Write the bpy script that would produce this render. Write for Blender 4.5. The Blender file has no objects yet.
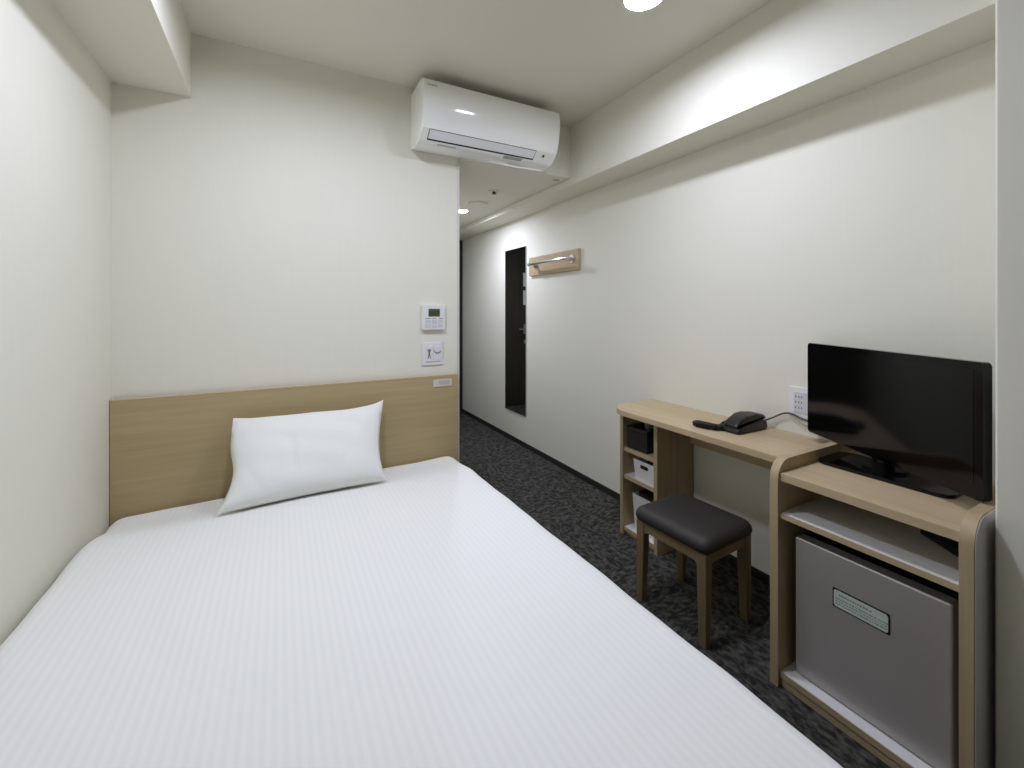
import bpy, bmesh, math, random
from mathutils import Vector, Matrix
random.seed(7)
SC = bpy.context.scene
COL = SC.collection
PI = math.pi

# ------------------------------------------------------------------ dimensions (metres, carpet at z = FZ)
CAM_Z = 1.2036
FZ = .018                                 # carpet surface
L, W, D = -0.5836, 1.855, 2.2376          # left wall, right wall, headboard wall
H = 2.3716                                # ceiling
BX, BZ = 1.6388, 2.0016                   # beam along the right wall
SX, SZ = -0.329, 2.099                    # soffit along the left wall
PXC = 0.876                               # corner of the headboard wall
CZ = 2.043                                # corridor ceiling
YE = 4.65                                 # corridor end
YB = -0.75                                # wall behind the camera
PILX, PILY = 1.452, 0.3405                 # pillar corner

# ------------------------------------------------------------------ materials
def lin(c):
    return tuple(((v/255)/12.92 if v/255 <= .04045 else ((v/255+.055)/1.055)**2.4) for v in c) + (1,)

def base_mat(name):
    m = bpy.data.materials.new(name); m.use_nodes = True
    nt = m.node_tree
    return m, nt, nt.nodes['Principled BSDF']

def plain(name, rgb, rough=.5, metal=0, spec=.5, bump=0, bscale=200, vary=0, vscale=8, coat=0):
    m, nt, b = base_mat(name)
    b.inputs['Base Color'].default_value = lin(rgb)
    b.inputs['Roughness'].default_value = rough
    b.inputs['Metallic'].default_value = metal
    b.inputs['Specular IOR Level'].default_value = spec
    b.inputs['Coat Weight'].default_value = coat
    tc = nt.nodes.new('ShaderNodeTexCoord')
    if bump:
        n = nt.nodes.new('ShaderNodeTexNoise'); n.inputs['Scale'].default_value = bscale; n.inputs['Detail'].default_value = 3
        nt.links.new(tc.outputs['Object'], n.inputs['Vector'])
        bp = nt.nodes.new('ShaderNodeBump'); bp.inputs['Strength'].default_value = bump; bp.inputs['Distance'].default_value = .002
        nt.links.new(n.outputs['Fac'], bp.inputs['Height']); nt.links.new(bp.outputs['Normal'], b.inputs['Normal'])
    if vary:
        n = nt.nodes.new('ShaderNodeTexNoise'); n.inputs['Scale'].default_value = vscale; n.inputs['Detail'].default_value = 4
        nt.links.new(tc.outputs['Object'], n.inputs['Vector'])
        r = nt.nodes.new('ShaderNodeValToRGB')
        c = lin(rgb)
        r.color_ramp.elements[0].position = .3; r.color_ramp.elements[1].position = .7
        r.color_ramp.elements[0].color = tuple(max(0, x*(1-vary)) for x in c[:3]) + (1,)
        r.color_ramp.elements[1].color = tuple(min(1, x*(1+vary)) for x in c[:3]) + (1,)
        nt.links.new(n.outputs['Fac'], r.inputs['Fac']); nt.links.new(r.outputs['Color'], b.inputs['Base Color'])
    return m

def wallpaper(name, rgb):
    """woven wallpaper: very fine vertical threads and a faint mottle"""
    m, nt, b = base_mat(name)
    b.inputs['Roughness'].default_value = .75
    b.inputs['Specular IOR Level'].default_value = .25
    tc = nt.nodes.new('ShaderNodeTexCoord')
    mp = nt.nodes.new('ShaderNodeMapping'); mp.inputs['Scale'].default_value = (90, 90, 6)
    nt.links.new(tc.outputs['Object'], mp.inputs['Vector'])
    n = nt.nodes.new('ShaderNodeTexNoise'); n.inputs['Scale'].default_value = 1; n.inputs['Detail'].default_value = 4
    nt.links.new(mp.outputs['Vector'], n.inputs['Vector'])
    r = nt.nodes.new('ShaderNodeValToRGB'); c = lin(rgb)
    r.color_ramp.elements[0].position = .3; r.color_ramp.elements[1].position = .7
    r.color_ramp.elements[0].color = tuple(x*.993 for x in c[:3]) + (1,)
    r.color_ramp.elements[1].color = tuple(min(1, x*1.007) for x in c[:3]) + (1,)
    nt.links.new(n.outputs['Fac'], r.inputs['Fac']); nt.links.new(r.outputs['Color'], b.inputs['Base Color'])
    bp = nt.nodes.new('ShaderNodeBump'); bp.inputs['Strength'].default_value = .06; bp.inputs['Distance'].default_value = .001
    nt.links.new(n.outputs['Fac'], bp.inputs['Height']); nt.links.new(bp.outputs['Normal'], b.inputs['Normal'])
    return m

def wood(name, dark, light, axis='X', rough=.45, scale=1.0):
    m, nt, b = base_mat(name)
    b.inputs['Roughness'].default_value = rough
    b.inputs['Specular IOR Level'].default_value = .35
    tc = nt.nodes.new('ShaderNodeTexCoord'); mp = nt.nodes.new('ShaderNodeMapping')
    s = {'X': (2.2, 60, 60), 'Y': (60, 2.2, 60), 'Z': (60, 60, 2.2)}[axis]
    mp.inputs['Scale'].default_value = tuple(v*scale for v in s)
    nt.links.new(tc.outputs['Object'], mp.inputs['Vector'])
    n = nt.nodes.new('ShaderNodeTexNoise'); n.inputs['Scale'].default_value = 1; n.inputs['Detail'].default_value = 6; n.inputs['Distortion'].default_value = .6
    nt.links.new(mp.outputs['Vector'], n.inputs['Vector'])
    mp2 = nt.nodes.new('ShaderNodeMapping'); mp2.inputs['Scale'].default_value = tuple(v*.18*scale for v in s)
    nt.links.new(tc.outputs['Object'], mp2.inputs['Vector'])
    n2 = nt.nodes.new('ShaderNodeTexNoise'); n2.inputs['Scale'].default_value = 1; n2.inputs['Detail'].default_value = 3
    nt.links.new(mp2.outputs['Vector'], n2.inputs['Vector'])
    mx = nt.nodes.new('ShaderNodeMath'); mx.operation = 'MULTIPLY_ADD'; mx.inputs[1].default_value = .5
    m2 = nt.nodes.new('ShaderNodeMath'); m2.operation = 'MULTIPLY'; m2.inputs[1].default_value = .5
    nt.links.new(n2.outputs['Fac'], m2.inputs[0]); nt.links.new(n.outputs['Fac'], mx.inputs[0]); nt.links.new(m2.outputs[0], mx.inputs[2])
    r = nt.nodes.new('ShaderNodeValToRGB')
    r.color_ramp.elements[0].position = .33; r.color_ramp.elements[1].position = .66
    r.color_ramp.elements[0].color = lin(dark); r.color_ramp.elements[1].color = lin(light)
    nt.links.new(mx.outputs[0], r.inputs['Fac']); nt.links.new(r.outputs['Color'], b.inputs['Base Color'])
    bp = nt.nodes.new('ShaderNodeBump'); bp.inputs['Strength'].default_value = .08; bp.inputs['Distance'].default_value = .001
    nt.links.new(n.outputs['Fac'], bp.inputs['Height']); nt.links.new(bp.outputs['Normal'], b.inputs['Normal'])
    return m

def carpet_mat():
    m, nt, b = base_mat('charcoal_carpet')
    b.inputs['Roughness'].default_value = .95
    b.inputs['Specular IOR Level'].default_value = .1
    tc = nt.nodes.new('ShaderNodeTexCoord')
    chk = nt.nodes.new('ShaderNodeTexChecker'); chk.inputs['Scale'].default_value = 2.0
    nt.links.new(tc.outputs['Object'], chk.inputs['Vector'])
    def streak(sc):
        mp = nt.nodes.new('ShaderNodeMapping'); mp.inputs['Scale'].default_value = sc
        nt.links.new(tc.outputs['Object'], mp.inputs['Vector'])
        n = nt.nodes.new('ShaderNodeTexNoise'); n.inputs['Scale'].default_value = 1; n.inputs['Detail'].default_value = 3; n.inputs['Roughness'].default_value = .6
        nt.links.new(mp.outputs['Vector'], n.inputs['Vector'])
        return n
    a, c = streak((34, 62, 20)), streak((62, 34, 20))
    mix = nt.nodes.new('ShaderNodeMix'); mix.data_type = 'FLOAT'
    nt.links.new(chk.outputs['Fac'], mix.inputs[0]); nt.links.new(a.outputs['Fac'], mix.inputs[2]); nt.links.new(c.outputs['Fac'], mix.inputs[3])
    r = nt.nodes.new('ShaderNodeValToRGB')
    r.color_ramp.elements[0].position = .40; r.color_ramp.elements[1].position = .66
    r.color_ramp.elements[0].color = lin((45, 45, 42)); r.color_ramp.elements[1].color = lin((90, 89, 82))
    nt.links.new(mix.outputs[0], r.inputs['Fac']); nt.links.new(r.outputs['Color'], b.inputs['Base Color'])
    f = nt.nodes.new('ShaderNodeTexNoise'); f.inputs['Scale'].default_value = 420
    nt.links.new(tc.outputs['Object'], f.inputs['Vector'])
    bp = nt.nodes.new('ShaderNodeBump'); bp.inputs['Strength'].default_value = .5; bp.inputs['Distance'].default_value = .003
    nt.links.new(f.outputs['Fac'], bp.inputs['Height']); nt.links.new(bp.outputs['Normal'], b.inputs['Normal'])
    return m

def sheet_mat():
    """white cotton with woven satin stripes running the length of the bed"""
    m, nt, b = base_mat('striped_white_cotton')
    b.inputs['Roughness'].default_value = .7
    b.inputs['Specular IOR Level'].default_value = .2
    b.inputs['Sheen Weight'].default_value = .1
    tc = nt.nodes.new('ShaderNodeTexCoord')
    wv = nt.nodes.new('ShaderNodeTexWave'); wv.bands_direction = 'X'; wv.inputs['Scale'].default_value = 17.0
    wv.inputs['Distortion'].default_value = .25; wv.inputs['Detail'].default_value = 1
    nt.links.new(tc.outputs['Object'], wv.inputs['Vector'])
    r = nt.nodes.new('ShaderNodeValToRGB'); r.color_ramp.elements[0].position = .35; r.color_ramp.elements[1].position = .65
    r.color_ramp.elements[0].color = lin((239, 240, 234)); r.color_ramp.elements[1].color = lin((242, 243, 237))
    nt.links.new(wv.outputs['Fac'], r.inputs['Fac']); nt.links.new(r.outputs['Color'], b.inputs['Base Color'])
    bp = nt.nodes.new('ShaderNodeBump'); bp.inputs['Strength'].default_value = .035; bp.inputs['Distance'].default_value = .002
    nt.links.new(wv.outputs['Fac'], bp.inputs['Height']); nt.links.new(bp.outputs['Normal'], b.inputs['Normal'])
    return m

def cloth_mat():
    m, nt, b = base_mat('white_pillow_cotton')
    b.inputs['Base Color'].default_value = lin((239, 241, 234))
    b.inputs['Roughness'].default_value = .8; b.inputs['Specular IOR Level'].default_value = .15
    tc = nt.nodes.new('ShaderNodeTexCoord')
    n = nt.nodes.new('ShaderNodeTexNoise'); n.inputs['Scale'].default_value = 9; n.inputs['Detail'].default_value = 3; n.inputs['Distortion'].default_value = .8
    nt.links.new(tc.outputs['Object'], n.inputs['Vector'])
    bp = nt.nodes.new('ShaderNodeBump'); bp.inputs['Strength'].default_value = .25; bp.inputs['Distance'].default_value = .012
    nt.links.new(n.outputs['Fac'], bp.inputs['Height']); nt.links.new(bp.outputs['Normal'], b.inputs['Normal'])
    return m

def emit(name, rgb, strength):
    m = bpy.data.materials.new(name); m.use_nodes = True; nt = m.node_tree
    nt.nodes.remove(nt.nodes['Principled BSDF'])
    e = nt.nodes.new('ShaderNodeEmission'); e.inputs['Color'].default_value = tuple(rgb) + (1,); e.inputs['Strength'].default_value = strength
    nt.links.new(e.outputs[0], nt.nodes['Material Output'].inputs['Surface'])
    return m

LAMP_COL = (1.0, 1.04, 1.315)
M = {
 'wall': wallpaper('off_white_wallpaper', (231, 229, 213)),
 'ceil': plain('off_white_ceiling', (232, 229, 214), .9, spec=.2, bump=.1, bscale=300),
 'carpet': carpet_mat(),
 'base': plain('dark_grey_skirting', (38, 38, 37), .6),
 'door': wood('dark_brown_door_veneer', (38, 34, 26), (52, 47, 36), 'Z', .5),
 'frame': plain('dark_door_frame', (30, 29, 26), .5),
 'woodX': wood('light_oak_grain_across', (171, 153, 113), (187, 167, 126), 'X'),
 'woodY': wood('light_oak_grain_along_wall', (184, 163, 127), (201, 181, 145), 'Y'),
 'woodZ': wood('light_oak_grain_upright', (172, 151, 116), (190, 169, 133), 'Z'),
 'stoolwood': wood('brown_oak_stool_legs', (124, 106, 78), (146, 126, 95), 'Z'),
 'whiteboard': plain('white_melamine', (230, 229, 225), .35),
 'sheet': sheet_mat(), 'pillow': cloth_mat(),
 'bedbase': plain('dark_brown_bed_base', (52, 46, 40), .7, bump=.1),
 'acwhite': plain('white_gloss_plastic', (247, 247, 241), .08, spec=.5),
 'acmatt': plain('white_satin_plastic', (238, 239, 238), .35),
 'dark': plain('black_gap', (20, 20, 19), .6),
 'grey_print': plain('grey_print', (120, 122, 122), .5),
 'plastic': plain('white_plastic', (233, 232, 229), .35),
 'lcd': plain('green_grey_display', (88, 105, 72), .2),
 'lcddark': plain('dark_display_segments', (52, 66, 44), .3),
 'button': plain('pale_grey_buttons', (211, 211, 212), .4),
 'chrome': plain('polished_chrome', (225, 225, 225), .12, metal=1),
 'steel': plain('brushed_steel', (170, 170, 168), .3, metal=1),
 'mirror': plain('mirror_silver', (215, 218, 214), .01, metal=1),
 'mirroredge': plain('dark_mirror_edge', (40, 44, 40), .3),
 'fridge': plain('silver_grey_lacquer', (186, 182, 176), .36, metal=.25, vary=.03, vscale=3),
 'fridgebody': plain('black_fridge_casing', (24, 24, 24), .5),
 'label': plain('pale_green_label', (218, 229, 220), .4),
 'ink': plain('grey_green_ink', (142, 152, 144), .5),
 'tvgloss': plain('glossy_black_plastic', (8, 8, 9), .09, spec=.35),
 'tvscreen': plain('dark_glass_screen', (9, 9, 8), .1, spec=.4),
 'tvback': plain('matt_black_plastic', (16, 16, 16), .5),
 'leather': plain('dark_brown_leatherette', (48, 44, 39), .6, bump=.12, bscale=260),
 'phone': plain('black_phone_plastic', (17, 16, 16), .42),
 'phonedark': plain('black_phone_rubber', (16, 15, 15), .5),
 'cable': plain('dark_grey_cable', (66, 68, 66), .5),
 'cablepale': plain('pale_grey_cable', (176, 176, 170), .5),
 'blackbox': plain('black_brown_leatherette', (36, 33, 31), .5, bump=.1),
 'blue_black': plain('blue_black_plastic', (22, 26, 36), .4),
 'paper': plain('white_paper', (226, 227, 224), .7),
 'red_brown': plain('red_brown_sachet', (112, 66, 58), .5),
 'silver_sachet': plain('grey_sachet', (150, 150, 146), .4),
 'green_sticker': plain('pale_green_sticker', (150, 186, 140), .5),
 'lamp': emit('lamp_diffuser', LAMP_COL, 1),
 'downlight': emit('downlight_diffuser', (1, 1.045, 1.36), 450),
}

# ------------------------------------------------------------------ mesh helpers
def box(bm, x0, x1, y0, y1, z0, z1, bev=0, seg=2):
    r = bmesh.ops.create_cube(bm, size=1)
    vs = r['verts']
    for v in vs:
        v.co = Vector((x0+(v.co.x+.5)*(x1-x0), y0+(v.co.y+.5)*(y1-y0), z0+(v.co.z+.5)*(z1-z0)))
    if bev:
        es = list({e for v in vs for e in v.link_edges})
        bmesh.ops.bevel(bm, geom=es, offset=bev, segments=seg, profile=.5, affect='EDGES')

def prism(bm, pts, axis, a, b, bev=0, seg=2):
    """extrude a 2D outline along an axis: 'X' takes (y,z), 'Y' takes (x,z), 'Z' takes (x,y)"""
    f = {'X': lambda p, t: (t, p[0], p[1]), 'Y': lambda p, t: (p[0], t, p[1]), 'Z': lambda p, t: (p[0], p[1], t)}[axis]
    lo = [bm.verts.new(f(p, a)) for p in pts]; hi = [bm.verts.new(f(p, b)) for p in pts]
    n = len(pts); caps = [bm.faces.new(lo), bm.faces.new(hi[::-1])]
    for i in range(n):
        bm.faces.new((lo[i], hi[i], hi[(i+1) % n], lo[(i+1) % n]))
    if bev:
        es = [e for c in caps for e in c.edges]
        bmesh.ops.bevel(bm, geom=es, offset=bev, segments=seg, profile=.5, affect='EDGES')

def arc(cx, cy, r, a0, a1, n=8):
    return [(cx+r*math.cos(a0+(a1-a0)*i/n), cy+r*math.sin(a0+(a1-a0)*i/n)) for i in range(n+1)]

def rrect(x0, x1, y0, y1, r, n=6):
    return (arc(x1-r, y1-r, r, 0, PI/2, n) + arc(x0+r, y1-r, r, PI/2, PI, n)
            + arc(x0+r, y0+r, r, PI, 1.5*PI, n) + arc(x1-r, y0+r, r, 1.5*PI, 2*PI, n))

def cyl(bm, p, q, r, n=20, r2=None):
    p, q = Vector(p), Vector(q); d = q-p
    m = Matrix.Translation((p+q)/2) @ d.to_track_quat('Z', 'Y').to_matrix().to_4x4()
    bmesh.ops.create_cone(bm, cap_ends=True, segments=n, radius1=r, radius2=r if r2 is None else r2, depth=d.length, matrix=m)

def tube(bm, pts, r, n=8, smooth=6):
    pts = [Vector(p) for p in pts]
    if smooth and len(pts) > 2:                      # Catmull-Rom
        P = [pts[0]] + pts + [pts[-1]]; out = []
        for i in range(1, len(P)-2):
            for k in range(smooth):
                t = k/smooth; a, b, c, d = P[i-1], P[i], P[i+1], P[i+2]
                out.append(.5*((2*b)+(c-a)*t+(2*a-5*b+4*c-d)*t*t+(3*b-a-3*c+d)*t**3))
        pts = out + [pts[-1]]
    rings = []; prev = None
    for i, p in enumerate(pts):
        t = (pts[min(i+1, len(pts)-1)]-pts[max(i-1, 0)]).normalized()
        if prev is None:
            u = t.orthogonal().normalized()
        else:
            u = (prev - t*prev.dot(t)).normalized()
        prev = u; v = t.cross(u)
        rings.append([bm.verts.new(p+(u*math.cos(2*PI*k/n)+v*math.sin(2*PI*k/n))*r) for k in range(n)])
    for a, b in zip(rings, rings[1:]):
        for k in range(n):
            bm.faces.new((a[k], a[(k+1) % n], b[(k+1) % n], b[k]))
    bm.faces.new(rings[0][::-1]); bm.faces.new(rings[-1])

def obj(name, bm, mat, parent=None, smooth=True, angle=35):
    """link one mesh object; vertices are in world space unless the parent is rotated (then local)"""
    bmesh.ops.recalc_face_normals(bm, faces=bm.faces)
    org = Vector((0, 0, 0))
    p = parent
    if p is not None and p.rotation_euler.z == 0 and not p.get('_local'):
        while p is not None:
            org += p.location; p = p.parent
        bmesh.ops.translate(bm, vec=-org, verts=bm.verts)
    me = bpy.data.meshes.new(name); bm.to_mesh(me); bm.free()
    if smooth:
        for f in me.polygons: f.use_smooth = True
        me.set_sharp_from_angle(angle=math.radians(angle))
    me.materials.append(mat)
    o = bpy.data.objects.new(name, me); COL.objects.link(o)
    if angle <= 35:
        wn = o.modifiers.new('weighted_normal', 'WEIGHTED_NORMAL'); wn.keep_sharp = True; wn.weight = 100
    if parent is not None: o.parent = parent
    return o

def B(*boxes, bev=0, seg=2):
    bm = bmesh.new()
    for b in boxes: box(bm, *b, bev=bev, seg=seg)
    return bm

def P(pts, axis, a, b, bev=0):
    bm = bmesh.new(); prism(bm, pts, axis, a, b, bev); return bm

def tag(o, label, cat, group=None):
    o['label'] = label; o['category'] = cat
    if group: o['group'] = group
    return o

def thing(name, label, cat, loc, rotz=0, group=None):
    o = bpy.data.objects.new(name, None); COL.objects.link(o)
    o.location = loc; o.rotation_euler = (0, 0, rotz); o.empty_display_size = .05
    return tag(o, label, cat, group)

def single(name, bm, mat, label, cat, loc, group=None, angle=35):
    """a thing that is one mesh, its origin at its own base"""
    bmesh.ops.translate(bm, vec=-Vector(loc), verts=bm.verts)
    o = obj(name, bm, mat, angle=angle); o.location = loc
    return tag(o, label, cat, group)

def struct(name, bm, mat):
    o = obj(name, bm, mat); o['kind'] = 'structure'; return o

def text(name, s, size, mat, parent, mtx, depth=.0004):
    cu = bpy.data.curves.new(name, 'FONT'); cu.body = s; cu.size = size; cu.extrude = depth; cu.align_x = 'CENTER'; cu.align_y = 'CENTER'
    t = bpy.data.objects.new('tmp', cu); COL.objects.link(t)
    me = bpy.data.meshes.new_from_object(t.evaluated_get(bpy.context.evaluated_depsgraph_get()))
    bpy.data.objects.remove(t)
    me.name = name; me.materials.clear(); me.materials.append(mat)
    me.transform(mtx)
    o = bpy.data.objects.new(name, me); COL.objects.link(o); o.parent = parent
    return o

# ------------------------------------------------------------------ room shell
T = .1
struct('floor', B((L-T, W+T, YB-T, YE+T, -T, FZ)), M['carpet'])
struct('ceiling', B((L-T, W+T, YB-T, D, H, H+T)), M['ceil'])
struct('ceiling_corridor', B((PXC, W+T, D+.02, YE+T, CZ, H+T)), M['ceil'])
struct('wall_left', B((L-T, L, YB-T, D, 0, H)), M['wall'])
struct('wall_right', B((W, W+T, YB-T, YE+T, 0, H)), M['wall'])
struct('wall_head', B((L-T, PXC, D, D+T, 0, H+T), bev=.003), M['wall'])
struct('wall_lintel', B((PXC, W, D, D+.02, CZ, H+T)), M['wall'])
struct('wall_corridor', B((PXC-T, PXC, D+T, YE, 0, H)), M['wall'])
struct('wall_end', B((PXC-T, W+T, YE, YE+T, 0, H)), M['wall'])
struct('wall_rear', B((L-T, W+T, YB-T, YB, 0, H)), plain('grey_brown_bounce_cut', (112, 106, 98), .9))  # unseen wall, given a dark colour to cut bounced fill light
struct('beam_right', B((BX, W, YB, YE, BZ, H)), M['wall'])
struct('beam_left', B((L, SX, YB, D, SZ, H)), M['wall'])
struct('pillar_right', B((PILX, W, YB, PILY, 0, H), bev=.006, seg=3), M['wall'])
BH = .058
struct('baseboard_right', B((W-.008, W, PILY, YE-.03, FZ, BH)), M['base'])
struct('baseboard_left', B((L, L+.008, YB, D, FZ, BH)), M['base'])
struct('baseboard_head', B((L+.008, PXC, D-.008, D, FZ, BH)), M['base'])
struct('baseboard_corridor', B((PXC, PXC+.008, D, YE-.03, FZ, BH)), M['base'])
struct('trim_1', B((PXC-.012, PXC+.0015, D-.0015, D+.012, FZ, CZ)), plain('pale_corner_bead', (214, 212, 204), .5))
# entrance door at the end of the corridor
dr = bpy.data.objects.new('door_1', None); COL.objects.link(dr); dr.location = (1.37, YE, 0); dr['kind'] = 'structure'
obj('door_frame', B((PXC+.004, PXC+.05, YE-.03, YE, FZ, 2.0), (W-.05, W-.004, YE-.03, YE, FZ, 2.0), (PXC+.05, W-.05, YE-.03, YE, 1.95, 2.0)), M['frame'], dr)
obj('door_leaf', B((PXC+.052, W-.052, YE-.022, YE-.002, FZ+.006, 1.948), bev=.002), M['door'], dr)
bm = bmesh.new()
box(bm, .985, 1.03, YE-.03, YE-.022, .90, 1.02, bev=.003)
cyl(bm, (1.007, YE-.03, .96), (1.007, YE-.075, .96), .010)
box(bm, .998, 1.12, YE-.085, YE-.068, .951, .969, bev=.005)
obj('door_handle', bm, M['steel'], dr)
bm = bmesh.new(); cyl(bm, (1.007, YE-.022, .80), (1.007, YE-.034, .80), .024); obj('door_lock', bm, M['steel'], dr)
for nm, z0, z1, lb in (('notice_sheet', 1.49, 1.66, 'upper white paper notice on the dark entrance door, seen in the mirror'),
                       ('notice_sheet', 1.26, 1.44, 'lower white paper notice on the dark entrance door, seen in the mirror')):
    single(nm, B((.945, 1.032, YE-.0245, YE-.0225, z0, z1)), M['paper'], lb, 'notice', (.99, YE-.0225, z0), 'notices on the entrance door')

# ------------------------------------------------------------------ headboard and bed
hb = thing('headboard', 'wide oak headboard panel fixed to the wall behind the bed', 'headboard', (.142, D-.015, 0))
obj('panel', B((L+.002, PXC-.016, D-.032, D-.0095, .10, .846), bev=.0015), M['woodX'], hb)
obj('edge_strip', B((L+.002, PXC-.016, D-.033, D-.0095, .8462, .851)), plain('pale_oak_edging', (200, 182, 150), .5), hb)

def bed_mesh(x0, x1, y0, y1, zb, zt, r, rc):
    """mattress under a tight sheet: rounded plan, rolled rim, light undulation"""
    bm = bmesh.new()
    cx, cy = (x0+x1)/2, (y0+y1)/2
    N = 240
    def plan(s):     # rounded rectangle by angle-like parameter, returns outline point at inset 0
        pts = rrect(x0, x1, y0, y1, rc, 10); return pts
    out = rrect(x0, x1, y0, y1, rc, 10)
    # resample outline
    seg = []; tot = 0
    for i in range(len(out)):
        a, b = Vector(out[i]), Vector(out[(i+1) % len(out)]); seg.append((tot, a, b)); tot += (b-a).length
    pts = []; j = 0
    for k in range(N):
        s = tot*k/N
        while j+1 < len(seg) and seg[j+1][0] <= s: j += 1
        t0, a, b = seg[j]; l = (b-a).length
        pts.append(a+(b-a)*((s-t0)/l if l else 0))
    nrm = []
    for k in range(N):
        t = (pts[(k+1) % N]-pts[k-1]).normalized(); nrm.append(Vector((-t.y, t.x)))   # inward for CCW
    def wav(k): return .0015*math.sin(k*.37)+.001*math.sin(k*.91+1)
    prof = [(0.004, zb), (0.0, zb+.05), (0, zt-r)]
    prof += [(r-r*math.cos(a), zt-r+r*math.sin(a)) for a in [PI/2*i/7 for i in range(1, 8)]]
    rings = []
    for ins, z in prof:
        rings.append([bm.verts.new((*(pts[k]+nrm[k]*(ins+(wav(k) if z > zb+.04 else 0))), z)) for k in range(N)])
    # inner rings shrink toward the centre line so that the top carries geometry for gentle waves
    for q in (.97, .94, .91, .88, .85, .82, .79, .76, .72, .68, .62, .54, .44, .33, .22, .1):
        ring = []
        for k in range(N):
            e = pts[k]+nrm[k]*r
            x, y = cx+(e.x-cx)*q, cy+(e.y-cy)*q
            z = zt+.0035*math.sin(x*5+1)*math.sin(y*4)+.002*math.sin(x*11+y*7)
            ring.append(bm.verts.new((x, y, z)))
        rings.append(ring)
    for a, b in zip(rings, rings[1:]):
        for k in range(N):
            bm.faces.new((a[k], a[(k+1) % N], b[(k+1) % N], b[k]))
    bm.faces.new(rings[-1]); bm.faces.new(rings[0][::-1])
    for v in bm.verts:
        x, y, z = v.co
        if x > cx: v.co.x += .022*max(0, min(1, (1.75-y)/1.2))*(x-cx)/(x1-cx)
        t = max(0, min(1, (y-1.84)/.26)); t = t*t*(3-2*t)
        k = max(0, min(1, (z-zb)/(zt-r-zb)))
        v.co.z -= t*k*(.030+.016*max(0, min(1, (.1-x)/.6)))*(1-.35*max(0, min(1, (x-.6)/.22)))
    return bm

BEDT = .452
bed = thing('bed', 'low single bed made up in a white striped sheet against the left wall', 'bed', (.12, 1.2, FZ))
obj('bed_base', B((L+.03, .78, .28, D-.06, FZ, .269), bev=.01), M['bedbase'], bed)
mt = obj('mattress', bed_mesh(L+.010, .822, .22, D-.042, .270, BEDT, .05, .06), M['sheet'], bed, angle=60)
mt['label'] = 'mattress in white satin striped sheet'

def pillow():
    BL, BR, TR, TL = Vector((-.203, 1.880, .459)), Vector((.412, 1.910, .459)), Vector((.448, 2.165, .757)), Vector((-.175, 2.165, .742))
    n = ((BR-BL).cross(TL-BL)).normalized()          # towards the camera and up
    if n.y > 0: n = -n
    NU, NV = 48, 34
    bm = bmesh.new(); grid = {}
    for side in (1, -1):
        for i in range(NU+1):
            for j in range(NV+1):
                if side == -1 and (i in (0, NU) or j in (0, NV)):
                    grid[side, i, j] = grid[1, i, j]; continue
                u, v = 2*i/NU-1, 2*j/NV-1
                uu = u-math.copysign(abs(u)**1.5, u)*((.015+.115/(1+math.exp(6*v))) if u < 0 else .085*(1-.55*v))*(1-v*v); vv = v
                if v < 0: vv = v*(1-.02*(1-u*u)*abs(v))
                else: vv = v*(1-(.135+(.09*u if u > 0 else .04*u))*(1-u*u*abs(u))*abs(v))
                a, b = (uu+1)/2, (vv+1)/2
                p = BL*(1-a)*(1-b)+BR*a*(1-b)+TR*a*b+TL*(1-a)*b
                t = max(0, (1-abs(u)**2.8)*(1-abs(v)**2.6))**.5
                th = (.078 if side == 1 else .052)*t*(1-.22*v)
                th += .005*t*math.sin(u*7+v*5)*math.sin(v*6-u*2)*side
                for cu, cv, ww, hh, dd, sl in ((-.25, -.2, .045, .5, .009, -.1), (.42, -.55, .05, .35, .006, .5), (-.72, -.55, .05, .4, .006, -.5), (.1, .55, .08, .5, .003, .2)):
                    if side == 1: th -= dd*t*math.exp(-((u-cu-sl*(v-cv))/ww)**2)*max(0, 1-((v-cv)/hh)**2)
                # the left lower corner spills out on to the sheet, the foot of the pillow is squashed
                q = p+n*th*side
                if v < -.55 and side == 1: q += Vector((0, -.018, 0))*t*(-v-.55)/.45
                q.y = min(q.y, D-.036)
                if side == 1: q.z = max(q.z, BEDT-.001)
                if side == -1: q.z = max(q.z, BEDT-.001)
                grid[side, i, j] = bm.verts.new(q)
    for side in (1, -1):
        for i in range(NU):
            for j in range(NV):
                q = [grid[side, i, j], grid[side, i+1, j], grid[side, i+1, j+1], grid[side, i, j+1]]
                bm.faces.new(q if side == 1 else q[::-1])
    return bm
single('pillow', pillow(), M['pillow'], 'plump white pillow leaning against the oak headboard', 'pillow', (.12, 1.95, BEDT), angle=75)

# small plate on the headboard
pl = thing('notice_plate', 'small pale plate at the top right of the headboard', 'plate', (.765, D-.0331, .79))
obj('plate', B((.716, .82, D-.036, D-.0331, .79, .829), bev=.001), plain('cream_plate', (214, 208, 192), .5), pl)
obj('printed_panel', B((.745, .808, D-.0364, D-.0361, .799, .822)), plain('grey_print_panel', (186, 188, 186), .5), pl)

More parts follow.
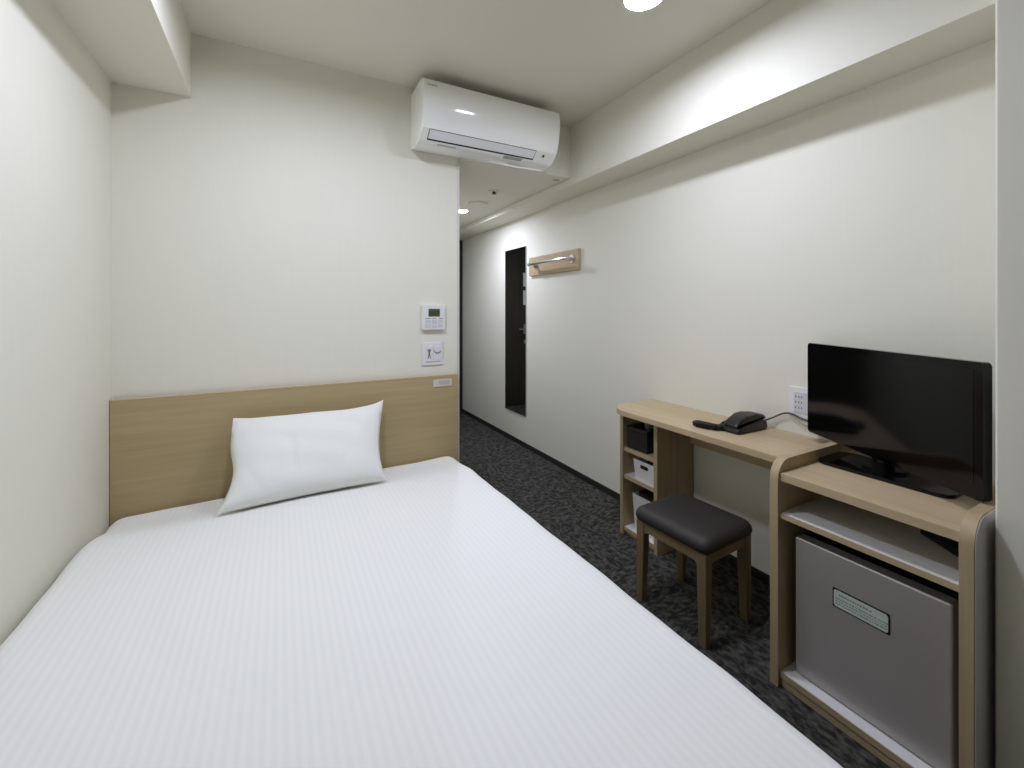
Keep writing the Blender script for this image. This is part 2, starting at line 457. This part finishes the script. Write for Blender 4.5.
# ------------------------------------------------------------------ wall controls
th = thing('thermostat', 'white wall thermostat with green display above the light switch', 'thermostat', (.725, D, 1.094))
obj('case', P([(.660, 1.102), (.668, 1.095), (.780, 1.095), (.788, 1.102), (.788, 1.223), (.782, 1.230), (.667, 1.230), (.660, 1.223)], 'Y', D-.022, D-.0005, .003), M['plastic'], th)
sc_ = obj('display', B((.694, .757, D-.0228, D-.0215, 1.165, 1.207)), M['lcd'], th)
obj('display_segments', B(*[(x, x+w, D-.0232, D-.0227, 1.172, 1.200) for x, w in ((.699, .008), (.711, .007), (.722, .010), (.737, .006), (.746, .008))]), M['lcddark'], sc_)
for x0, x1, z0, z1 in ((.676, .708, 1.133, 1.150), (.676, .708, 1.108, 1.127), (.714, .742, 1.128, 1.150), (.714, .742, 1.106, 1.124), (.747, .775, 1.133, 1.150), (.747, .775, 1.108, 1.127)):
    obj('button', B((x0, x1, D-.0238, D-.0215, z0, z1), bev=.001), M['button'], th)
obj('printed_marks', B(*[(x, x+w, D-.0226, D-.0219, 1.1535, 1.1570) for x, w in ((.676, .03), (.716, .018), (.752, .022))]), M['grey_print'], th)

sw = thing('light_switch', 'square white switch plate between thermostat and headboard', 'switch', (.722, D, .903))
obj('plate', B((.664, .780, D-.008, D-.0005, .904, 1.028), bev=.004), M['plastic'], sw)
for x0 in (.681, .725):
    obj('rocker', B((x0, x0+.040, D-.013, D-.0078, .925, 1.007), bev=.002), plain('white_rocker', (227, 226, 228), .35), sw)
Yf = D-.0134
bm = bmesh.new()
prism(bm, [(.691, .990), (.711, .990), (.7055, .968), (.7105, .940), (.706, .940), (.7012, .957), (.6962, .940), (.6917, .940), (.6967, .968)], 'Y', Yf, Yf+.0008)
obj('printed_mark', bm, M['grey_print'], sw)
bm = bmesh.new()
prism(bm, arc(.748, .985, .020, PI*1.05, PI*1.85, 12)+arc(.748, .990, .0185, PI*1.85, PI*1.05, 12), 'Y', Yf, Yf+.0008)
obj('printed_mark', bm, M['grey_print'], sw)

def outlet():
    o = thing('wall_outlet', 'white wall outlet plate with sockets beside the television', 'outlet', (W, .965, .762))
    obj('plate', B((W-.008, W-.0005, .915, 1.013, .765, .889), bev=.003), M['plastic'], o)
    obj('insert', B((W-.0105, W-.0078, .936, .992, .785, .869), bev=.001), M['button'], o)
    bm = bmesh.new()
    for z in (.850, .828, .806):
        for y in (.984, .972, .962):
            box(bm, W-.0109, W-.0104, y-.0014, y+.0014, z-.004, z+.004)
    obj('slots', bm, M['dark'], o)
outlet()

# ------------------------------------------------------------------ air conditioner
AX0, AX1 = .602, 1.387
AF = 1.995
ac = thing('air_conditioner', 'white wall mounted air conditioner above the corridor opening', 'air conditioner', ((AX0+AX1)/2, D, 2.03))
prof = [(D-.0005, 2.325), (2.06, 2.3265), (2.035, 2.325), (2.018, 2.319), (AF+.006, 2.310), (AF, 2.296), (AF-.002, 2.27), (AF, 2.235), (AF+.005, 2.195), (AF+.0125, 2.155), (AF+.0225, 2.115), (AF+.031, 2.0865)]
prof += [(2.071, 2.0445), (2.105, 2.034), (2.15, 2.030), (D-.04, 2.034), (D-.0005, 2.045)]
obj('body', P(prof, 'X', AX0, AX1, .006), M['acwhite'], ac, angle=28)
# outlet flap on the slanted lower front
A_, B_ = Vector((AF+.031, 2.0865)), Vector((2.071, 2.0445))
e = (B_-A_).normalized(); nn = Vector((-e.y, e.x))
if nn.y > 0: nn = -nn
def slab(x0, x1, s0, s1, t0, t1):
    ln = (B_-A_).length
    a, b = A_+e*(ln*s0), A_+e*(ln*s1)
    return P([tuple(a+nn*t0), tuple(b+nn*t0), tuple(b+nn*t1), tuple(a+nn*t1)], 'X', x0, x1)
g = obj('flap_gap', slab(.640, 1.252, .02, .985, -.002, .0006), M['dark'], ac)
obj('flap', slab(.644, 1.248, .07, .83, .0007, .0032), M['acmatt'], ac)
obj('sensor', slab(1.300, 1.313, .30, .55, .0002, .0012), M['dark'], ac)
A_, B_ = Vector((2.071, 2.0445)), Vector((2.105, 2.034)); e = (B_-A_).normalized(); nn = Vector((-e.y, e.x)); nn = -nn if nn.y > 0 else nn
obj('printed_marks', slab(.70, .80, .35, .75, .0001, .0009), plain('pale_grey_print', (196, 196, 194), .5), ac)
obj('status_panel', slab(1.075, 1.19, .1, .8, .0001, .0009), plain('grey_status_panel', (172, 174, 172), .4), ac)
mtx = Matrix.Translation(Vector((.645, AF-.0016, 2.282))-Vector(ac.location)) @ Matrix.Rotation(PI/2, 4, 'X')
lg = text('brand_lettering', 'DAIKIN', .014, M['grey_print'], ac, mtx)

# ------------------------------------------------------------------ corridor ceiling fittings
dl = thing('downlight', 'lit round downlight in the corridor ceiling', 'light', (1.358, 3.401, CZ))
bm = bmesh.new(); bmesh.ops.create_circle(bm, segments=32, radius=.047, cap_ends=True, matrix=Matrix.Translation((1.358, 3.401, CZ-.006))); 
obj('diffuser', bm, M['downlight'], dl)
def ring(cx, cy, z, r0, r1, h):
    bm = bmesh.new(); n = 40; R = []
    for rr, zz in ((r1, z), (r1, z-h*.6), (r1-.004, z-h), (r0, z-h), (r0, z)):
        R.append([bm.verts.new((cx+rr*math.cos(2*PI*k/n), cy+rr*math.sin(2*PI*k/n), zz)) for k in range(n)])
    for i in range(5):
        a, b = R[i], R[(i+1) % 5]
        for k in range(n): bm.faces.new((a[k], a[(k+1) % n], b[(k+1) % n], b[k]))
    return bm
obj('rim', ring(1.358, 3.401, CZ, .048, .060, .009), M['plastic'], dl)
sp = thing('sprinkler_head', 'small round sprinkler with dark centre in the corridor ceiling', 'sprinkler', (1.334, 2.733, CZ))
obj('escutcheon', ring(1.334, 2.733, CZ, .012, .040, .006), M['ceil'], sp)
bm = bmesh.new(); cyl(bm, (1.334, 2.733, CZ-.0005), (1.334, 2.733, CZ-.018), .011); cyl(bm, (1.334, 2.733, CZ-.018), (1.334, 2.733, CZ-.021), .017)
obj('nozzle', bm, plain('dark_bronze', (70, 66, 60), .4, metal=.6), sp)
vt = thing('ceiling_vent', 'round pale ceiling vent between sprinkler and downlight', 'vent', (1.373, 3.101, CZ))
bm = bmesh.new(); cyl(bm, (1.373, 3.101, CZ-.0005), (1.373, 3.101, CZ-.012), .072, 40)
obj('disc', bm, M['ceil'], vt)
obj('rim', ring(1.373, 3.101, CZ, .078, .092, .006), M['ceil'], vt)
single('round_sticker', P(arc(1.575, 2.31, .022, 0, 2*PI*.98, 24), 'Z', CZ-.0015, CZ-.0003), M['green_sticker'], 'small pale green sticker on the corridor ceiling beside the beam', 'sticker', (1.575, 2.31, CZ))

# ------------------------------------------------------------------ ceiling lamps of the room (above the frame)
def lamp(x, y, strength, label):
    t = thing('ceiling_lamp', label, 'light', (x, y, H), 0, 'round ceiling lamps')
    bm = bmesh.new(); n = 48; R = []
    for rr, zz in ((.076, H-.0005), (.076, H-.052), (.073, H-.057), (.068, H-.057), (.0672, H-.048)):
        R.append([bm.verts.new((x+rr*math.cos(2*PI*k/n), y+rr*math.sin(2*PI*k/n), zz)) for k in range(n)])
    for p, q in zip(R, R[1:]):
        for k in range(n): bm.faces.new((p[k], p[(k+1) % n], q[(k+1) % n], q[k]))
    bm.faces.new(R[0]); bm.faces.new(R[-1][::-1])
    obj('housing', bm, M['plastic'], t)
    bm = bmesh.new(); R = []
    for i in range(7):
        rr = .0665*(1-i/7); zz = H-.0515-.003*(1-(rr/.0665)**2)
        R.append([bm.verts.new((x+rr*math.cos(2*PI*k/n), y+rr*math.sin(2*PI*k/n), zz)) for k in range(n)])
    for p, q in zip(R, R[1:]):
        for k in range(n): bm.faces.new((p[k], p[(k+1) % n], q[(k+1) % n], q[k]))
    bm.faces.new(R[-1])
    obj('diffuser', bm, emit('lamp_glow', LAMP_COL, strength), t)
lamp(1.14, 1.12, 216, 'round white ceiling lamp nearer the right wall, above the stool')
lamp(.10, 1.36, 236, 'round white ceiling lamp nearer the left wall, above the bed')

# ------------------------------------------------------------------ mirror, hook rail, door stop
mr = thing('wall_mirror', 'tall narrow frameless mirror on the corridor wall', 'mirror', (W, 3.358, .285))
obj('backing', B((W-.005, W-.0005, 3.169, 3.547, .286, 1.746)), M['mirroredge'], mr)
obj('glass', B((W-.008, W-.0051, 3.169, 3.547, .286, 1.746)), M['mirror'], mr)

rk = thing('coat_rail', 'oak wall rail with chrome bar to the right of the mirror', 'coat rail', (W, 2.75, 1.476))
obj('board', B((W-.022, W-.0005, 2.414, 3.09, 1.481, 1.632), bev=.002), M['woodY'], rk)
bx = W-.085
bm = bmesh.new(); cyl(bm, (bx, 2.452, 1.566), (bx, 2.995, 1.566), .0105); obj('bar', bm, M['chrome'], rk)
for y in (2.485, 2.975):
    bm = bmesh.new()
    cyl(bm, (W-.022, y, 1.566), (W-.030, y, 1.566), .029, 28)
    cyl(bm, (W-.028, y, 1.566), (bx, y, 1.566), .009, 20)
    bmesh.ops.create_uvsphere(bm, u_segments=18, v_segments=10, radius=.0165, matrix=Matrix.Translation((bx, y, 1.566)))
    obj('bracket', bm, M['chrome'], rk)
ds = thing('door_stop', 'small metal door stop on the carpet at the far end of the corridor', 'door stop', (1.80, 4.47, FZ))
bm = bmesh.new(); cyl(bm, (1.80, 4.47, FZ+.0005), (1.80, 4.47, FZ+.012), .022); cyl(bm, (1.80, 4.47, FZ+.012), (1.80, 4.47, FZ+.033), .012); obj('body', bm, M['steel'], ds)
bm = bmesh.new(); cyl(bm, (1.80, 4.47, FZ+.033), (1.80, 4.47, FZ+.043), .016); obj('cap', bm, M['dark'], ds)

# ------------------------------------------------------------------ writing desk with open shelves
DT0, DT1 = .672, .698
FX = 1.503; SFX = 1.592
dk = thing('desk', 'narrow oak wall desk with open shelves at its left end', 'desk', (1.68, 1.3, FZ))
out = [(W-.001, .8125), (W-.001, 1.748)] + arc(FX+.14, 1.608, .14, PI/2, PI, 12) + [(FX, .8125)]
obj('desktop', P(out, 'Z', DT0, DT1, .002), M['woodY'], dk)
obj('side_panel', B((SFX, W-.012, 1.712, 1.734, FZ+.0005, DT0-.0005), bev=.001), M['woodZ'], dk)
obj('divider', B((SFX, W-.012, 1.478, 1.500, FZ+.0005, DT0-.0005), bev=.001), M['woodZ'], dk)
obj('back_panel', B((W-.0118, W-.009, 1.478, 1.734, .062, DT0-.0005)), M['woodZ'], dk)
obj('rear_rail', B((W-.030, W-.010, .8125, 1.4775, .525, DT0-.0005)), M['woodY'], dk)
for z, nm in ((.057, 'white'), (.332, 'white'), (.477, 'wood')):
    s = obj('shelf', B((SFX+.012, W-.012, 1.5005, 1.7115, z-.02, z)), M['whiteboard'] if nm == 'white' else M['woodY'], dk)
    obj('edge_band', B((SFX+.009, SFX+.012, 1.5005, 1.7115, z-.02, z)), M['woodY'], s)
obj('plinth', B((SFX+.02, SFX+.035, 1.5005, 1.7115, FZ+.0005, .0365)), M['woodZ'], dk)

# things on the shelves
kb = thing('storage_box', 'dark brown lidded box on the top shelf of the desk', 'box', (1.70, 1.62, .4775))
obj('body', B((1.612, 1.80, 1.562, 1.702, .4778, .572), bev=.004), M['blackbox'], kb)
obj('lid', B((1.609, 1.803, 1.559, 1.705, .5725, .592), bev=.004), M['blackbox'], kb)
cp = thing('drip_cup', 'small grey metal cup on the dark lidded box', 'cup', (1.665, 1.60, .5925))
bm = bmesh.new(); cyl(bm, (1.665, 1.60, .5926), (1.665, 1.60, .632), .020, 24, .026); obj('body', bm, M['steel'], cp)
bm = bmesh.new(); tube(bm, [(1.665, 1.577, .622), (1.665, 1.560, .622), (1.665, 1.560, .604), (1.665, 1.578, .604)], .0025); obj('handle', bm, M['steel'], cp)

def caddy(name, label, y0, y1, x0, z, h, slot=True):
    t = thing(name, label, 'box', ((x0+1.79)/2, (y0+y1)/2, z))
    bm = bmesh.new(); x1 = 1.79; w = .003; tp = .008      # an open tapered tray: floor and four walls
    def wallq(a, b, c, d, thick):
        pass
    lo_o = [(x0+tp, y0+tp), (x1-tp, y0+tp), (x1-tp, y1-tp), (x0+tp, y1-tp)]; hi_o = [(x0, y0), (x1, y0), (x1, y1), (x0, y1)]
    lo_i = [(x0+tp+w, y0+tp+w), (x1-tp-w, y0+tp+w), (x1-tp-w, y1-tp-w), (x0+tp+w, y1-tp-w)]; hi_i = [(x0+w, y0+w), (x1-w, y0+w), (x1-w, y1-w), (x0+w, y1-w)]
    mk = lambda ps, zz: [bm.verts.new((*p, zz)) for p in ps]
    a, b, c, d = mk(lo_o, z+.0005), mk(hi_o, z+h), mk(hi_i, z+h), mk(lo_i, z+.004)
    for r, s in ((a, b), (b, c), (c, d)):
        for k in range(4): bm.faces.new((r[k], r[(k+1) % 4], s[(k+1) % 4], s[k]))
    bm.faces.new(a[::-1]); bm.faces.new(d)
    obj('tray', bm, M['plastic'], t)
    if slot:
        ym = (y0+y1)/2; zz = z+h*.72; xo = x0+tp*.28
        obj('handle_slot', P(rrect(ym-.026, ym+.026, zz-.009, zz+.009, .008), 'X', xo-.0016, xo+.002), M['dark'], t)
    return t
caddy('amenity_caddy', 'white caddy with a dark handle slot on the middle desk shelf', 1.512, 1.66, 1.615, .3325, .098)
for i, (y, m, h, lb) in enumerate(((1.540, 'red_brown', .105, 'red brown sachet standing in the caddy, rightmost'), (1.571, 'silver_sachet', .108, 'grey sachet in the middle of the caddy'),
                                   (1.602, 'blackbox', .106, 'black sachet standing in the caddy beside the grey one'), (1.633, 'silver_sachet', .102, 'grey sachet at the left end of the caddy'))):
    single('sachet', P([(1.640, .3372), (1.655, .3372), (1.690, .332+h), (1.686, .334+h)], 'Y', y-.013, y+.013), M[m], lb, 'sachet', (1.65, y, .3372), 'sachets in the caddy')
caddy('supply_box', 'white open box on the bottom desk shelf behind the stool', 1.525, 1.675, 1.625, .0575, .185, False)
single('folded_bag', P(rrect(1.64, 1.775, 1.54, 1.66, .02), 'Z', .215, .252, .006), M['blackbox'], 'dark folded bag lying in the white box on the bottom shelf', 'bag', (1.71, 1.60, .215))

# ------------------------------------------------------------------ refrigerator cabinet
CF = 1.374; PT = .728
cb = thing('cabinet', 'oak fridge cabinet with rounded side panels under the television', 'cabinet', (1.61, .58, FZ))
def side_prof():
    r = .062
    return [(CF, FZ+.0005)] + arc(CF+r, PT-r, r, PI, PI/2, 10) + [(W-.010, PT), (W-.010, FZ+.0005)]
def side_face_prof(d):
    r = .062-d
    return [(CF+d, FZ+.003)] + arc(CF+.062, PT-.062, r, PI, PI/2, 10) + [(W-.012, PT-d), (W-.012, FZ+.003)]
s1 = obj('side_panel', P(side_prof(), 'Y', .7862, .8115, .0012), M['woodZ'], cb)
s2 = obj('side_panel', P(side_prof(), 'Y', .3535, .3785, .0012), M['woodZ'], cb)
obj('outer_face', P(side_face_prof(.0025), 'Y', .3515, .3533), M['whiteboard'], s2)
obj('top_board', B((CF+.011, W-.010, .379, .7857, .664, .689), bev=.0012), M['woodY'], cb)
sh = obj('shelf', B((CF+.014, W-.014, .379, .7857, .547, .563)), M['whiteboard'], cb)
obj('edge_band', B((CF+.011, CF+.0138, .379, .7857, .547, .563)), M['woodY'], sh)
bb = obj('bottom_board', B((CF+.014, W-.014, .379, .7857, .046, .064)), M['whiteboard'], cb)
obj('edge_band', B((CF+.011, CF+.0138, .379, .7857, .046, .064)), M['woodY'], bb)
obj('plinth', B((CF+.016, CF+.034, .379, .7857, FZ+.0005, .0455)), M['woodY'], cb)
obj('back_board', B((W-.0138, W-.009, .379, .7857, FZ+.001, .6635)), M['whiteboard'], cb)

fr = thing('refrigerator', 'small silver grey refrigerator inside the oak cabinet', 'refrigerator', (1.62, .582, .0645))
obj('casing', B((1.470, 1.825, .401, .764, .072, .486), bev=.004), M['fridgebody'], fr)
obj('door', B((1.424, 1.468, .403, .762, .0665, .491), bev=.006, seg=4), M['fridge'], fr)
for x, y in ((1.50, .42), (1.50, .745), (1.80, .42), (1.80, .745)):
    bm = bmesh.new(); cyl(bm, (x, y, .0648), (x, y, .073), .012); obj('foot', bm, M['dark'], fr)
lb = obj('label_frame', P(rrect(.523, .657, .338, .393, .003), 'X', 1.4222, 1.4238), M['dark'], fr)
lb2 = obj('label', P(rrect(.5265, .6535, .3415, .3895, .006), 'X', 1.4212, 1.4221), M['label'], lb)
bm = bmesh.new()
random.seed(3)
for z, h, y0, y1 in ((.378, .0055, .640, .565), (.366, .0035, .649, .531), (.3585, .003, .649, .531), (.351, .003, .649, .531)):
    y = y0
    while y > y1:
        w = random.uniform(.0025, .006)
        box(bm, 1.4209, 1.4213, y-w, y, z-h/2, z+h/2*random.uniform(.5, 1)); y -= w+random.uniform(.001, .0028)
obj('printed_lines', bm, M['ink'], lb)

# remote control lying on the shelf above the refrigerator
rc = thing('remote_control', 'blue black remote control lying on the shelf above the refrigerator', 'remote control', (1.594, .457, .5634), math.radians(-36.2))
rc['_local'] = 1
bm = bmesh.new(); prism(bm, rrect(-.024, .024, -.07, .07, .008), 'Z', 0, .020, .003, 2); obj('case', bm, M['blue_black'], rc)
bm = bmesh.new()
for r_ in range(6):
    for c_ in range(3):
        box(bm, -.016+c_*.012, -.008+c_*.012, -.055+r_*.019, -.044+r_*.019, .0198, .0218)
obj('keypad', bm, plain('grey_rubber_keys', (70, 72, 76), .6), rc)
del rc['_local']

# ------------------------------------------------------------------ television, screen swivelled towards the pillow
tv = thing('television', 'black flat screen television on the oak cabinet, turned towards the bed', 'television', (1.672, .622, .6893))
tv['_local'] = 1
ox, oy = tv.location.x, tv.location.y
# fixed foot plate, its long edge along the wall
bm = bmesh.new(); prism(bm, rrect(1.584-ox, 1.765-ox, .450-oy, .785-oy, .03, 6), 'Z', .0004, .011, .004, 3)
obj('stand_base', bm, M['tvgloss'], tv)
hd = .496                                       # heading of the screen's long edge, from +Y towards +X
u = Vector((math.sin(hd), math.cos(hd), 0)); nf = Vector((-math.cos(hd), math.sin(hd), 0))
c0 = Vector((1.654-ox, .640-oy, 0))+u*.007
bm = bmesh.new(); cyl(bm, (c0.x+.03, c0.y-.01, .010), (c0.x+.03, c0.y-.01, .09), .028, 24); cyl(bm, (c0.x+.03, c0.y-.01, .0105), (c0.x+.03, c0.y-.01, .019), .062, 32)
obj('neck', bm, M['tvgloss'], tv)
hw, z0, z1 = .311, .042, .3845
def tvm(pts_fn):
    bm = bmesh.new(); pts_fn(bm)
    R = Matrix((( -nf.x, u.x, 0, c0.x), (-nf.y, u.y, 0, c0.y), (0, 0, 1, 0), (0, 0, 0, 1)))   # local x = backwards, y = along the edge
    bm.transform(R); return bm
obj('bezel', tvm(lambda b: prism(b, rrect(-hw, hw, z0, z1, .008), 'X', 0, .022, .003)), M['tvgloss'], tv)
obj('screen', tvm(lambda b: box(b, -.0008, .001, -hw+.022, hw-.022, z0+.04, z1-.02)), M['tvscreen'], tv)
obj('back_housing', tvm(lambda b: prism(b, [(.0222, -hw+.03), (.046, -.2), (.052, -.12), (.052, .12), (.046, .2), (.0222, hw-.03)], 'Z', z0+.02, z1-.03, .004)), M['tvback'], tv)
del tv['_local']

# ------------------------------------------------------------------ telephone
ZD = DT1+.0005
tp = thing('telephone', 'black desk telephone with coiled cord on the oak desk', 'telephone', (1.70, 1.13, ZD))
bm = bmesh.new()
prof = [(1.622, ZD), (1.808, ZD), (1.814, ZD+.010), (1.810, ZD+.034), (1.792, ZD+.040), (1.722, ZD+.037), (1.662, ZD+.030), (1.622, ZD+.022), (1.616, ZD+.010)]
prism(bm, prof, 'Y', 1.078, 1.178, .009, 3)
obj('base', bm, M['phone'], tp)
bm = bmesh.new()
prof = [(1.620, ZD+.0235), (1.662, ZD+.0315), (1.722, ZD+.0385), (1.792, ZD+.0415), (1.812, ZD+.040), (1.815, ZD+.050), (1.804, ZD+.060), (1.782, ZD+.066), (1.742, ZD+.069), (1.692, ZD+.066), (1.652, ZD+.057), (1.627, ZD+.044), (1.616, ZD+.032)]
prism(bm, prof, 'Y', 1.084, 1.150, .012, 4)
obj('handset', bm, M['phone'], tp)
bm = bmesh.new()
for r in range(4):
    for c in range(2):
        x = 1.647+r*.022; z = ZD+.028+(x-1.647)*.12
        box(bm, x-.006, x+.006, 1.1525+c*.0105, 1.1525+c*.0105+.0075, z-.006, z+.0025)
obj('keypad', bm, M['phonedark'], tp)
# coiled handset cord doubled back on the desk
bm = bmesh.new(); pts = []
path = [Vector((1.618, 1.158, ZD+.0125)), Vector((1.598, 1.168, ZD+.0125)), Vector((1.585, 1.200, ZD+.0125)), Vector((1.577, 1.235, ZD+.0125)), Vector((1.580, 1.256, ZD+.0125)), Vector((1.598, 1.258, ZD+.0125)), Vector((1.605, 1.230, ZD+.0125)), Vector((1.610, 1.190, ZD+.0125)), Vector((1.617, 1.166, ZD+.0125))]
NT = 46
for k in range(NT*10+1):
    s = k/(NT*10)*(len(path)-1); i = min(int(s), len(path)-2); f = s-i
    p = path[i].lerp(path[i+1], f); t = (path[i+1]-path[i]).normalized(); sd = Vector((-t.y, t.x, 0))
    a = 2*PI*k/10
    pts.append(p+sd*math.cos(a)*.0095+Vector((0, 0, 1))*math.sin(a)*.0095)
tube(bm, pts, .0024, 6, 0)
obj('coiled_cord', bm, M['phonedark'], tp)
bm = bmesh.new()
tube(bm, [(1.812, 1.10, ZD+.03), (1.838, 1.075, ZD+.045), (1.8415, 1.03, .772), (1.842, .995, .776), (1.842, .955, .764), (1.842, .91, .757), (1.842, .87, .752)], .0034)
obj('line_cord', bm, M['cable'], tp)
bm = bmesh.new(); tube(bm, [(1.843, 1.00, .770), (1.843, .96, .748), (1.843, .92, .737), (1.843, .87, .736)], .002)
o = single('antenna_lead', bm, M['cablepale'], 'thin pale lead running along the wall below the outlet', 'cable', (1.843, .93, .736))

# ------------------------------------------------------------------ stool
stl = thing('stool', 'low oak stool with a dark brown padded seat at the desk', 'stool', (1.435, 1.155, FZ), math.radians(3))
stl['_local'] = 1
sx, sy, st = .153, .169, .400-FZ
def seat_mesh():
    bm = bmesh.new(); n = 9
    prof = [(.012, st-.054), (.003, st-.048), (0, st-.036), (.002, st-.022), (.009, st-.010), (.020, st-.003), (.04, st), (.08, st+.002)]
    rings = [[bm.verts.new((p[0], p[1], z)) for p in rrect(-sx+i, sx-i, -sy+i, sy-i, max(.034-i*.25, .012), 6)] for i, z in prof]
    m = len(rings[0])
    for a, b in zip(rings, rings[1:]):
        for k in range(m): bm.faces.new((a[k], a[(k+1) % m], b[(k+1) % m], b[k]))
    bm.faces.new(rings[-1]); bm.faces.new(rings[0][::-1]); return bm
obj('seat', seat_mesh(), M['leather'], stl, angle=70)
fx, fy, lw = sx-.012, sy-.012, .036
LT = st-.0545
def leg(cx, cy):
    bm = bmesh.new(); R = []
    for z, w in ((.001, .028), (LT-.09, lw), (LT, lw)):
        dx = (lw-w); x0 = cx if cx < 0 else cx-lw; y0 = cy if cy < 0 else cy-lw
        # taper towards the outer corner
        xa, xb = (x0, x0+w) if cx < 0 else (x0+dx, x0+lw); ya, yb = (y0, y0+w) if cy < 0 else (y0+dx, y0+lw)
        R.append([bm.verts.new(p+(z,)) for p in ((xa, ya), (xb, ya), (xb, yb), (xa, yb))])
    for a, b in zip(R, R[1:]):
        for k in range(4): bm.faces.new((a[k], a[(k+1) % 4], b[(k+1) % 4], b[k]))
    bm.faces.new(R[0][::-1]); bm.faces.new(R[-1])
    bmesh.ops.bevel(bm, geom=[e for e in bm.edges], offset=.0015, segments=1, affect='EDGES')
    return bm
for cx in (-fx, fx):
    for cy in (-fy, fy):
        obj('leg', leg(cx, cy), M['stoolwood'], stl)
def apron(along, pos):
    """rail with concave lower corners, tenoned between two legs"""
    h = (fy if along == 'Y' else fx)-lw-.0005; r = .02
    pr = [(-h, LT-.0005), (-h, LT-.056)] + arc(-h, LT-.056+0, 0.0001, 0, .1, 1)[:0] + [( -h+r*(1-math.cos(a)), LT-.056+r*math.sin(a)*.9) for a in [PI/2*i/5 for i in range(6)]]
    pr += [(-p[0], p[1]) for p in pr[::-1]]
    t0 = pos+.004; 
    return P(pr, 'X' if along == 'Y' else 'Y', t0, t0+.02)
for along, pos in (('Y', -fx), ('Y', fx-.028), ('X', -fy), ('X', fy-.028)):
    obj('rail', apron(along, pos), M['stoolwood'], stl)
del stl['_local']

# ------------------------------------------------------------------ camera, world, view
cd = bpy.data.cameras.new('camera'); cam = bpy.data.objects.new('camera', cd); COL.objects.link(cam)
cam.location = (0, 0, CAM_Z); cam.rotation_euler = (PI/2, 0, -.496)
cd.sensor_fit = 'HORIZONTAL'; cd.sensor_width = 36; cd.lens = 36*428.69/1024
cd.shift_x = 0; cd.shift_y = -(384-309.43)/1024
cd.clip_start = .02
SC.camera = cam
wd = bpy.data.worlds.new('world'); SC.world = wd; wd.use_nodes = True
wd.node_tree.nodes['Background'].inputs[0].default_value = (.5, .52, .55, 1); wd.node_tree.nodes['Background'].inputs[1].default_value = .3
SC.view_settings.view_transform = 'Standard'; SC.view_settings.look = 'None'
SC.view_settings.exposure = 0; SC.view_settings.gamma = 1; SC.view_settings.use_curve_mapping = False
SC.cycles.max_bounces = 10; SC.cycles.diffuse_bounces = 5; SC.cycles.use_denoising = True
SC.cycles.sample_clamp_indirect = 6
